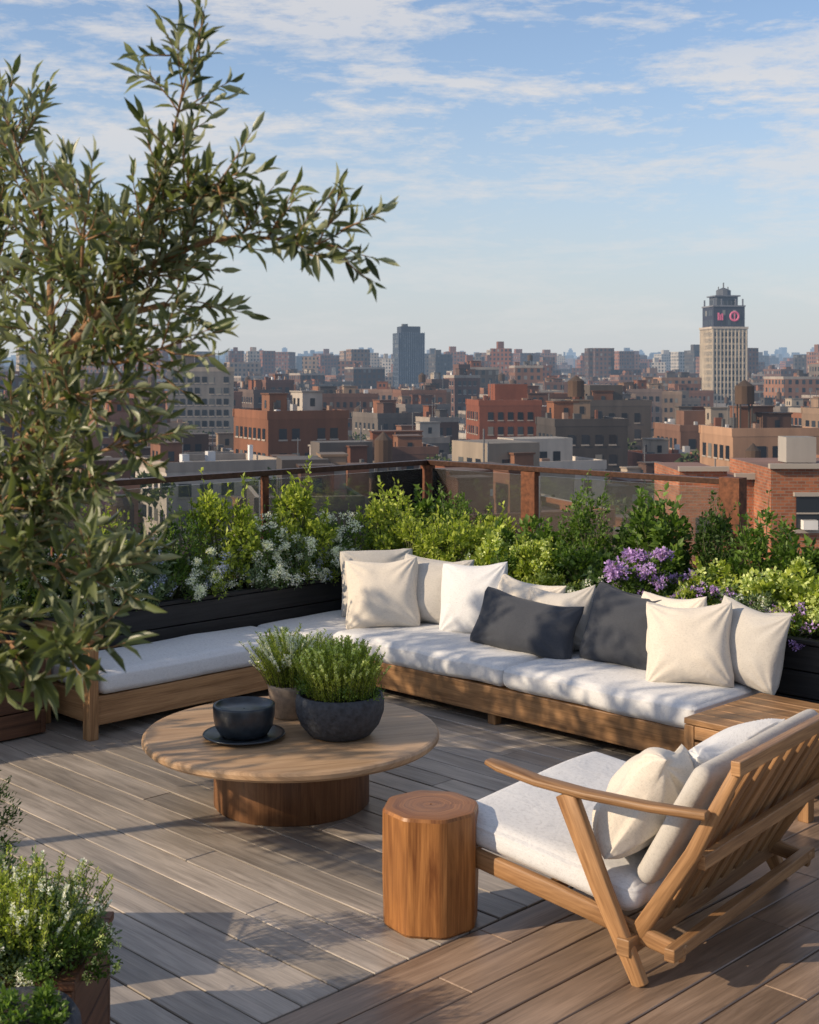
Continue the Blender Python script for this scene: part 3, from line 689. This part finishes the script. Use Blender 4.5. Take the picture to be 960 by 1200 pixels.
class CB:
    def __init__(s): s.v=[];s.f=[];s.uv=[];s.mi=[];s.c=[]
    def quad(s,P,uv,mi,c):
        o=len(s.v); s.v+=P; s.f.append(tuple(range(o,o+len(P)))); s.uv.append(uv); s.mi.append(mi); s.c.append(c)
    def box(s,cx,cy,w,d,z0,z1,rot,col,wm=0,rm=1,roofc=None):
        ca,sa=math.cos(rot),math.sin(rot)
        P=[(cx+x*ca-y*sa,cy+x*sa+y*ca) for x,y in((-w/2,-d/2),(w/2,-d/2),(w/2,d/2),(-w/2,d/2))]
        uo=random.uniform(0,50)
        for i in range(4):
            a=P[i];b_=P[(i+1)%4];L=w if i%2==0 else d
            s.quad([(*a,z0),(*b_,z0),(*b_,z1),(*a,z1)],[(uo,z0-z1),(uo+L,z0-z1),(uo+L,0),(uo,0)],wm,col)
        rc=roofc or tuple(.5*x+.05 for x in col)
        s.quad([(*p,z1) for p in P],[(0,0),(w,0),(w,d),(0,d)],rm,rc)
    def wins(s,cx,cy,w,d,z1,rot,rows,sx=2.9,sz=3.3,ww=1.25,wh=1.75,top=1.6,sill=True,col=(.4,.37,.33)):
        ca,sa=math.cos(rot),math.sin(rot)
        for i,(L,D_) in enumerate(((w,d),(d,w),(w,d),(d,w))):
            an=rot-math.pi/2+i*math.pi/2; nx,ny=math.cos(an),math.sin(an)
            if nx*(-cx)+ny*(-cy)<0: continue
            tx,ty=-ny,nx; mx_,my_=cx+nx*(D_/2+.05),cy+ny*(D_/2+.05)
            n=int((L-1.0)/sx)
            if n<1: continue
            for r_ in range(rows):
                zt_=z1-top-r_*sz
                if zt_-wh<GZ: break
                for k in range(n):
                    if random.random()<.03: continue
                    x=(k-(n-1)/2)*sx
                    a=(mx_+tx*(x-ww/2),my_+ty*(x-ww/2)); b_=(mx_+tx*(x+ww/2),my_+ty*(x+ww/2))
                    s.quad([(*a,zt_-wh),(*b_,zt_-wh),(*b_,zt_),(*a,zt_)],[(0,0)]*4,2,(0,0,0))
                    if sill:
                        a2=(a[0]+nx*.06-tx*.1,a[1]+ny*.06-ty*.1);b2=(b_[0]+nx*.06+tx*.1,b_[1]+ny*.06+ty*.1)
                        s.quad([(*a2,zt_-wh-.2),(*b2,zt_-wh-.2),(*b2,zt_-wh),(*a2,zt_-wh)],[(0,0)]*4,3,col)
    def cyl(s,cx,cy,r,z0,z1,col,n=10,cone=0,wm=0):
        P=[(cx+r*math.cos(6.2832*k/n),cy+r*math.sin(6.2832*k/n)) for k in range(n)]
        for k in range(n):
            a=P[k];b_=P[(k+1)%n]; s.quad([(*a,z0),(*b_,z0),(*b_,z1),(*a,z1)],[(k,0),(k+1,0),(k+1,1),(k,1)],wm,col)
            if cone: s.quad([(*a,z1),(*b_,z1),(cx,cy,z1+cone)],[(0,0)]*3,1,tuple(x*.6 for x in col))
        if not cone: s.quad([(*p,z1) for p in P],[(0,0)]*n,1,col)
    def build(s,name,mats):
        me=bpy.data.meshes.new(name); me.from_pydata(s.v,[],s.f)
        u=me.uv_layers.new(name='UVMap'); u.data.foreach_set('uv',[c for q in s.uv for p in q for c in p])
        me.polygons.foreach_set('material_index',s.mi); at=me.attributes.new('bcol','FLOAT_COLOR','FACE')
        at.data.foreach_set('color',[c for q in s.c for c in (*q,1)])
        for m_ in mats: me.materials.append(m_)
        me.update(); return lk(bpy.data.objects.new(name,me))
MATS=[M_cw,M_cr,M_cg,M_ct,M_cf,M_brick]
PAL=[(.22,.085,.045),(.25,.11,.06),(.15,.065,.04),(.24,.14,.085),(.30,.21,.145),(.36,.30,.235),(.14,.12,.105),(.08,.07,.065),(.23,.115,.07),(.42,.38,.33),(.18,.08,.045),(.10,.06,.045),(.13,.07,.05),(.2,.1,.065)]
def roofstuff(cb,cx,cy,w,d,z,rot,col,lvl=1):
    ca,sa=math.cos(rot),math.sin(rot)
    def L(x,y): return cx+x*ca-y*sa,cy+x*sa+y*ca
    pc=tuple(min(1,x*1.15) for x in col)
    if random.random()<.25: pc=(.36,.31,.26)
    for (x,y,ww,dd) in ((0,-d/2+.15,w+.3,.36),(0,d/2-.15,w+.3,.36),(-w/2+.15,0,.36,d-.45),(w/2-.15,0,.36,d-.45)):
        X,Y=L(x,y); cb.box(X,Y,ww,dd,z-.35,z+.75,rot,pc,0,3 if random.random()<.4 else 1)
    for k in range(random.randint(1,3)):
        a,b_=random.uniform(1.8,min(4.5,w*.4)),random.uniform(1.8,min(4.5,d*.4)); X,Y=L(random.uniform(-.3,.3)*w,random.uniform(-.3,.3)*d)
        hh=random.uniform(2,3.6); cc=random.choice(PAL); cb.box(X,Y,a,b_,z,z+hh,rot,cc); cb.box(X,Y,a+.3,b_+.3,z+hh,z+hh+.2,rot,tuple(x*.7 for x in cc))
        if a>2.5: cb.wins(X,Y,a,b_,z+hh,rot,1,sx=1.5,ww=.7,wh=1.1,top=.8,sill=False)
    for k in range(random.randint(3,8)):
        X,Y=L(random.uniform(-.42,.42)*w,random.uniform(-.42,.42)*d); cb.box(X,Y,random.uniform(.35,1.2),random.uniform(.35,1.2),z,z+random.uniform(.7,2.),rot,random.choice([(.4,.4,.4),(.22,.1,.07),(.65,.65,.65),(.1,.1,.1),(.3,.2,.15)]))
    if random.random()<.16:
        X,Y=L(random.uniform(-.3,.3)*w,random.uniform(-.3,.3)*d); r_=random.uniform(.9,1.4); zz=z+random.uniform(2.,4.)
        cb.cyl(X,Y,r_,zz,zz+2.4,(.10,.065,.045),12,.9)
        for dx,dy in((-1,-1),(1,-1),(-1,1),(1,1)): cb.box(X+dx*r_*.6,Y+dy*r_*.6,.18,.18,z,zz,rot,(.08,.07,.06))
    for _ in range(random.randint(0,2)):
        X,Y=L(random.uniform(-.4,.4)*w,random.uniform(-.4,.4)*d); cb.box(X,Y,.12,.12,z,z+random.uniform(3,6),rot,(.2,.2,.2))
heroes=[]
def hero(name,x,y,w,d,zt_,rot,col,rows=12,setb=None,**k):
    cb=CB(); cb.box(x,y,w,d,GZ,zt_,rot,col); cb.wins(x,y,w,d,zt_,rot,rows,**k); roofstuff(cb,x,y,w,d,zt_,rot,col)
    if setb:
        for (dx,dy,w2,d2,h2) in setb:
            cb.box(x+dx,y+dy,w2,d2,zt_,zt_+h2,rot,col); 
            if h2>4: cb.wins(x+dx,y+dy,w2,d2,zt_+h2,rot,int(h2/3.3),**k)
    cb.build(name,MATS); heroes.append((x,y,max(w,d)*.7))
G=math.radians(24)
hero('grey_apartment_block',-52,330,16,14,3.4,math.radians(8),(.22,.205,.19),20,[(1,0,5,5,4.)],sx=1.75,ww=1.15,sz=2.7,wh=1.5)
hero('brown_apartment_block',-47,415,9,16,-3,G,(.12,.085,.07),14,sx=2.3)
hero('brown_apartment_block',-43,420,9,12,0,G,(.15,.08,.06),14,sx=2.3)
hero('brown_apartment_block',-31,455,38,14,-5.0,math.radians(4),(.20,.105,.07),12,[(-12,0,8,8,4),(10,0,6,6,3.4)],sx=2.3,ww=1.2)
hero('tan_apartment_block',-15,520,34,14,-4.0,math.radians(-6),(.25,.155,.11),10,sx=2.3)
hero('brown_apartment_block',6,300,7,9,-8,G,(.13,.07,.05),12,sx=2.2)
hero('brown_apartment_block',10,500,7,8,0,G,(.13,.085,.07),12,sx=2.2)
hero('brown_apartment_block',20.5,520,11,10,1.5,G,(.14,.08,.065),12,[(0,0,5,5,5)],sx=2.2)
hero('red_brick_apartment_block',18.5,262,12.2,14,-3.4,math.radians(8),(.22,.075,.042),14,[(1,1,6.5,7,3.8)],sx=1.95,ww=1.05,sz=2.8,wh=1.5)
hero('dark_brick_apartment_block',29,300,11,14,-5.5,math.radians(8),(.11,.055,.04),12,sx=2.1)
hero('red_brick_apartment_block',62,400,18,14,-6,math.radians(14),(.24,.10,.06),10,sx=2.2)
hero('tan_apartment_block',74,430,12,12,-3,math.radians(14),(.34,.23,.17),10,sx=2.2)
hero('brown_apartment_block',52,230,15,14,-7.0,math.radians(8),(.18,.10,.07),10,[(-3,0,4,4,3)],sx=2.2)
hero('tan_apartment_block',47,178,12,12,-5.5,math.radians(8),(.36,.22,.14),10,sx=2.1)
hero('red_brick_apartment_block',39,205,9,10,-10.5,math.radians(8),(.26,.10,.06),10,sx=2.1)
hero('red_brick_apartment_block',-20,250,10,11,-13,math.radians(16),(.22,.09,.06),10,sx=2.1)
hero('white_apartment_block',-14,200,5,7,-10.5,math.radians(16),(.5,.48,.45),8,sx=1.9)
cb=CB(); x,y=-.65,1000.
cb.box(x,y,20.5,18,GZ,34,.25,(.06,.075,.10)); cb.box(x,y,15,13,34,39,.25,(.05,.06,.08)); cb.box(x-3,y,4,4,39,41,.25,(.1,.1,.1))
cb.wins(x,y,20.5,18,34,.25,22,sx=1.7,ww=1.0,wh=2.3,sz=3.5,sill=False)
for k in range(13):
    ca,sa=math.cos(.25),math.sin(.25); xx=-10+k*1.66; cb.box(x+xx*ca+9.2*sa,y+xx*sa-9.2*ca,.35,.4,GZ,34.5,.25,(.13,.16,.21))
cb.build('dark_glass_tower',MATS); heroes.append((x,y,20))
cb=CB(); x,y=152.,640.; rt=.12; cr_=(.50,.42,.31); w_=17.
cb.box(x,y,w_,w_,GZ,24,rt,cr_); cb.wins(x,y,w_,w_,24,rt,20,sx=1.75,ww=1.05,wh=2.0,sz=3.05,sill=False,top=1.2)
ca,sa=math.cos(rt),math.sin(rt)
for k in range(10):
    xx=-8.3+k*1.845
    for (lx,ly) in ((xx,-w_/2-.12),(-w_/2-.12,xx),(w_/2+.12,xx)): cb.box(x+lx*ca-ly*sa,y+lx*sa+ly*ca,.5,.5,GZ,24.4,rt,(.58,.49,.37))
cb.box(x,y,18.2,18.2,24.4,25.4,rt,(.5,.43,.35),0,3)
cb.box(x,y,15.5,15.5,25.4,35,rt,(.045,.05,.075)); cb.wins(x,y,15.5,15.5,35,rt,2,sx=2.6,ww=1.5,wh=2.6,sz=4.6,sill=False)
cb.box(x,y,16.2,16.2,35,35.7,rt,(.2,.2,.22))
cb.box(x,y,10.5,10.5,35.7,40,rt,(.10,.11,.13)); cb.wins(x,y,10.5,10.5,40,rt,1,sx=2,ww=1.2,wh=2.4,sz=4,sill=False)
for dx in (-7,-3.5,3.5,7):
    for dy in (-7,7): cb.box(x+dx*ca-dy*sa,y+dx*sa+dy*ca,.6,.6,35.7,38.8,rt,(.16,.17,.2))
cb.box(x,y,12.5,12.5,40,40.6,rt,(.16,.17,.2))
cb.cyl(x,y,3.6,40.6,43.2,(.12,.13,.15),10,1.6); cb.box(x,y,.5,.5,43,47,rt,(.2,.2,.2)); cb.box(x-2.4,y,.4,.4,43,45,rt,(.2,.2,.2)); cb.box(x+2.2,y,.4,.4,43,45,rt,(.2,.2,.2))
tw=empty('cream_clock_tower'); o=cb.build('tower_body',MATS); o.parent=tw; heroes.append((x,y,22))
m=NT('lit_sign'); m.setc((.5,.14,.22),.5); m.b.inputs['Emission Color'].default_value=(.8,.25,.4,1); m.b.inputs['Emission Strength'].default_value=.2
b=MB(); 
b.lathe([(1.6,-.2),(2.5,-.2),(2.5,.2),(1.6,.2),(1.6,-.2)],(0,0,0),32,0); b.box((-.25,-1.5,-.15),(.25,1.5,.15)); 
ly=-7.95; M_=Matrix.Translation((x+2.6*ca-ly*sa,y+2.6*sa+ly*ca,30.4))@Matrix.Rotation(rt,4,'Z')@Matrix.Rotation(math.pi/2,4,'X')
o=b.build('round_sign',[m.m],0,M_,tw)
b=MB(); b.box((-1.4,-1.9,-.15),(-.6,1.7,.15)); b.box((-.3,-1.9,-.15),(.2,.9,.15)); b.box((.5,-1.9,-.15),(1.2,1.3,.15)); M_=Matrix.Translation((x-4.3*ca-ly*sa,y-4.3*sa+ly*ca,30.4))@Matrix.Rotation(rt,4,'Z')@Matrix.Rotation(math.pi/2,4,'X'); b.build('panel_sign',[m.m],0,M_,tw)
cb=CB()
cb.box(13.0,61.5,2.1,6,GZ,-2.15,.0,(.3,.12,.07),5); cb.box(13.0,58.45,2.2,.3,-2.15,-1.95,0,(.3,.25,.2),3,3)
cb.box(14.9,60.2,1.6,6,GZ,-2.4,.0,(.3,.12,.07),5); cb.box(14.9,57.1,1.7,.3,-2.4,-2.15,0,(.5,.45,.4),3,3)
cb.box(19.9,58,10.0,7,GZ,-1.75,.0,(.3,.12,.07),5); cb.box(19.9,54.4,10.2,.3,-1.75,-1.55,0,(.4,.33,.27),3,3)
for zt_ in (-2.9,-5.8,-8.7):
    for k in range(4):
        xx=16.4+k*2.1
        cb.box(xx,54.44,.95,.1,zt_-1.35,zt_,0,(.03,.035,.045),2,2)
        cb.box(xx,54.40,1.16,.22,zt_-1.5,zt_-1.36,0,(.6,.57,.52),3,3); cb.box(xx,54.40,1.16,.2,zt_+.01,zt_+.17,0,(.6,.57,.52),3,3)
        cb.box(xx,54.37,.95,.06,zt_-.72,zt_-.66,0,(.6,.57,.52),3,3)
        if k%2==0: cb.box(xx,54.2,.6,.4,zt_-1.33,zt_-.95,0,(.75,.73,.7),0,1)
for zt_ in (-4.2,-7.2): cb.box(13.0,58.44,.7,.12,zt_-1.2,zt_,0,(.04,.04,.05),2,2)
cb.cyl(19.4,58,.4,-1.7,-.9,(.5,.5,.5),12); cb.box(17,58,1.3,1.3,-1.7,-.6,0,(.35,.33,.3))
cb.build('brick_house',MATS); heroes.append((17,58,10))
def vcurve(d): 
    return np.interp(d,[80,130,200,300,420,600,800,1000],[-15,-14,-15.5,-16.5,-16,-13,-10,-8])
nm=['city_building','brick_city_building','townhouse','office_building']
yy=95.; cnt=0
far=CB()
while yy<1000:
    cell=11.5+yy*.014; xw=.38*yy+25; xx=-xw
    while xx<xw:
        w=cell*random.uniform(.6,1.05); d=cell*random.uniform(.7,1.0)
        cx=xx+random.uniform(-2,2); cy=yy+random.uniform(-3,3); xx+=cell*random.uniform(.95,1.25)
        if any((cx-hx)**2+(cy-hy)**2<(hr+w*.5)**2 for hx,hy,hr in heroes): continue
        base=float(vcurve(cy)); z=base+random.gauss(0,3.8)+(random.uniform(4,13) if random.random()<.27 else 0)
        z=min(z,-3.0-.5*random.random() if cy<500 else 12)
        if cy<160: z=min(z,-8)
        if abs(cx-.237*cy)<14 and cy<640: z=min(z,-13)
        if abs(cx)<9+.01*cy and 500<cy<1000: z=min(z,-7)
        if abs(cx-.07*cy)<8 and cy<262: z=min(z,-.055*cy)
        if abs(cx+.16*cy)<10 and cy<330: z=min(z,-.05*cy)
        rot=G*.8+random.choice([0,0,0,.12,-.15]) if cx<20 else math.radians(10)+random.choice([0,0,.08,-.1])
        col=random.choice(PAL); j=random.uniform(.8,1.2); col=tuple(min(.7,x*j) for x in col)
        if cy<560:
            cb=CB(); cb.box(cx,cy,w,d,GZ,z,rot,col)
            sx=random.choice([1.8,2.1,2.4]); cb.wins(cx,cy,w,d,z,rot,7 if cy<300 else 6,sx=sx,ww=sx*random.choice([.42,.5,.6]),wh=random.choice([1.4,1.7]),sz=random.choice([2.9,3.2]),sill=cy<320)
            roofstuff(cb,cx,cy,w,d,z,rot,col)
            if random.random()<.3:
                w2,d2=w*random.uniform(.4,.6),d*random.uniform(.4,.6); cb.box(cx,cy,w2,d2,z,z+3.4,rot,col); cb.wins(cx,cy,w2,d2,z+3.4,rot,1,sx=1.8,ww=1,sill=False)
            cb.build(random.choice(nm),MATS); cnt+=1
        else:
            far.box(cx,cy,w,d,GZ,z,rot,col,4); roofstuff(far,cx,cy,w,d,z,rot,col)
    yy+=cell*1.08
yy=1010.
while yy<3600:
    cell=15+yy*.011; xw=.37*yy; xx=-xw
    while xx<xw:
        w=cell*random.uniform(.4,.85); z=-8+random.gauss(0,7)*(yy/1700)+(random.expovariate(1/16.) if random.random()<.4 else 0)
        z=min(z,14+yy*.009)
        cy=yy+random.uniform(-12,12); col=random.choice(PAL); 
        far.box(xx,cy,w,w*random.uniform(.6,1),GZ,z,random.uniform(-.3,.5),col,4)
        if random.random()<.5: far.box(xx+random.uniform(-.2,.2)*w,cy,w*.3,w*.3,z,z+random.uniform(3,7),.2,col)
        xx+=cell*random.uniform(.8,1.2)
    yy+=cell
far.build('distant_city_buildings',MATS)
sky=CB()
for k in range(2600):
    d=random.uniform(3600,6500); az=random.uniform(-.38,.38); 
    hgt=abs(random.gauss(0,1))*.0052+.0038
    for c,wd_,amp in ((.155,.02,1.0),(.085,.03,.6),(.30,.05,.8),(-.08,.05,.5),(.02,.03,.5),(-.17,.04,.5)):
        hgt*=1+amp*math.exp(-((az-c)/wd_)**2)*random.random()
    z=2+hgt*d; z=min(z,d*random.uniform(.013,.022))
    w=random.uniform(20,52)*(.62 if z>55 else 1)*d/6000; rot=random.uniform(-.5,.5)
    col=random.choice([(.03,.04,.06),(.07,.075,.09),(.17,.155,.145),(.05,.04,.04)])
    sky.box(az*d,d,w,w,GZ,z,rot,col,4)
    if random.random()<.4: sky.box(az*d,d,w*.55,w*.55,z,z+random.uniform(4,12),rot,col,4)
sky.build('distant_skyline_towers',MATS)
M_cl=NT('city_foliage'); r=M_cl.rnd(); M_cl.setc(M_cl.ramp(r,[(0,(.03,.05,.015)),(1,(.08,.11,.03))]),.9); painted_haze(M_cl)
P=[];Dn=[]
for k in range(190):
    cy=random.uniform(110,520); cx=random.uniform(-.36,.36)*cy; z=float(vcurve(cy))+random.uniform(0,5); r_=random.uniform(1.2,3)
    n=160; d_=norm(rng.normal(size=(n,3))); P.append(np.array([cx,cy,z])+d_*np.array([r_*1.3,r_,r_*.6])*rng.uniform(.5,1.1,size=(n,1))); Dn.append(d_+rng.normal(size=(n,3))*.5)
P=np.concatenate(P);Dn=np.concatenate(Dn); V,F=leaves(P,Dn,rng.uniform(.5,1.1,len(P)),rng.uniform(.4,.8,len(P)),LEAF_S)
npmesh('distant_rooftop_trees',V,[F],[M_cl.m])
m=NT('city_ground'); g=m.new('ShaderNodeNewGeometry'); m.setc(m.ramp(m.noise(g.outputs['Position'],.01,6),[(.3,(.04,.04,.04)),(.7,(.09,.085,.08))]),.95); painted_haze(m)
b=MB(); b.add([(-40000,-500,GZ),(40000,-500,GZ),(40000,60000,GZ),(-40000,60000,GZ)],[(0,1,2,3)],[[(0,0),(1,0),(1,1),(0,1)]]); b.build('ground',[m.m])

# ------------------------------------------------------------------ sky, sun
SUN=Vector((-.91,-.33,0)).normalized(); EL=math.radians(26)
sd=Vector((SUN.x*math.cos(EL),SUN.y*math.cos(EL),math.sin(EL)))
wd=bpy.data.worlds.new('World'); sc.world=wd; wd.use_nodes=True; t=wd.node_tree; N=t.nodes; bg=N['Background']
sk=N.new('ShaderNodeTexSky'); sk.sky_type='NISHITA'; sk.sun_disc=False; sk.sun_elevation=EL; sk.sun_rotation=math.atan2(SUN.x,SUN.y); sk.altitude=50; sk.air_density=1.0; sk.dust_density=.6; sk.ozone_density=2.
tc=N.new('ShaderNodeTexCoord')
def wmath(op,a,b_):
    n=N.new('ShaderNodeMath'); n.operation=op
    for i,v in enumerate((a,b_)):
        if isinstance(v,(int,float)): n.inputs[i].default_value=v
        else: t.links.new(v,n.inputs[i])
    return n.outputs[0]
def wmix(fac,a,b_,mode='MIX'):
    n=N.new('ShaderNodeMix'); n.data_type='RGBA'; n.blend_type=mode
    for i,v in ((0,fac),(6,a),(7,b_)):
        if isinstance(v,(int,float)): n.inputs[i].default_value=v
        elif isinstance(v,tuple): n.inputs[i].default_value=(*v,1)
        else: t.links.new(v,n.inputs[i])
    return n.outputs[2]
def wramp(fac,stops):
    r=N.new('ShaderNodeValToRGB'); els=r.color_ramp.elements
    while len(els)<len(stops): els.new(.5)
    for e_,(p_,v_) in zip(els,stops): e_.position=p_; e_.color=(v_,v_,v_,1)
    t.links.new(fac,r.inputs[0]); return r.outputs[0]
def wnoise(scale,rot,s,detail,rough,dist):
    mp=N.new('ShaderNodeMapping'); mp.inputs['Scale'].default_value=scale; mp.inputs['Rotation'].default_value=(0,math.radians(rot),0); t.links.new(tc.outputs['Generated'],mp.inputs[0])
    nz=N.new('ShaderNodeTexNoise'); nz.inputs['Scale'].default_value=s; nz.inputs['Detail'].default_value=detail; nz.inputs['Roughness'].default_value=rough; nz.inputs['Distortion'].default_value=dist; t.links.new(mp.outputs[0],nz.inputs[0]); return nz.outputs[0]
sep=N.new('ShaderNodeSeparateXYZ'); t.links.new(tc.outputs['Generated'],sep.inputs[0])
n1=wnoise((4.0,4.0,21),4,1.5,10,.66,.3); n2=wnoise((16,16,60),3,2.2,8,.7,.2)
band=wramp(sep.outputs[2],[(0,.15),(.09,.35),(.15,.7),(.20,1.0),(.235,.75),(.30,1.)])
cl=wramp(wmath('ADD',wmath('MULTIPLY',n1,.72),wmath('MULTIPLY',n2,.28)),[(.465,0),(.575,1)])
cf=wmath('MULTIPLY',wmath('MULTIPLY',cl,band),.85)
base=wmix(1.0,sk.outputs[0],(1.18,1.22,1.30),'MULTIPLY')
base=wmix(wramp(sep.outputs[2],[(0,.95),(.05,.80),(.13,.45),(.22,.16),(.32,.05),(.5,.0)]),base,(4.6,4.8,5.1))
col=wmix(cf,base,(6.1,5.9,5.8))
t.links.new(col,bg.inputs[0]); bg.inputs[1].default_value=.125
L=bpy.data.lights.new('sun','SUN'); L.energy=5.0; L.angle=math.radians(.5); L.color=(1,.81,.58); so=lk(bpy.data.objects.new('sun',L)); so.rotation_euler=(-sd).to_track_quat('-Z','Y').to_euler()

# ------------------------------------------------------------------ camera
cam=bpy.data.cameras.new('camera'); co=lk(bpy.data.objects.new('camera',cam)); co.location=(0,0,2.08); co.rotation_euler=(math.pi/2,0,0)
cam.sensor_fit='HORIZONTAL'; cam.sensor_width=36; cam.lens=58.1; cam.shift_y=-160/960; cam.clip_end=90000; cam.clip_start=.05
cam.dof.use_dof=True; cam.dof.focus_distance=7.5; cam.dof.aperture_fstop=11
sc.camera=co
sc.view_settings.view_transform='Standard'; sc.view_settings.look='None'; sc.view_settings.exposure=0
print('buildings',cnt)
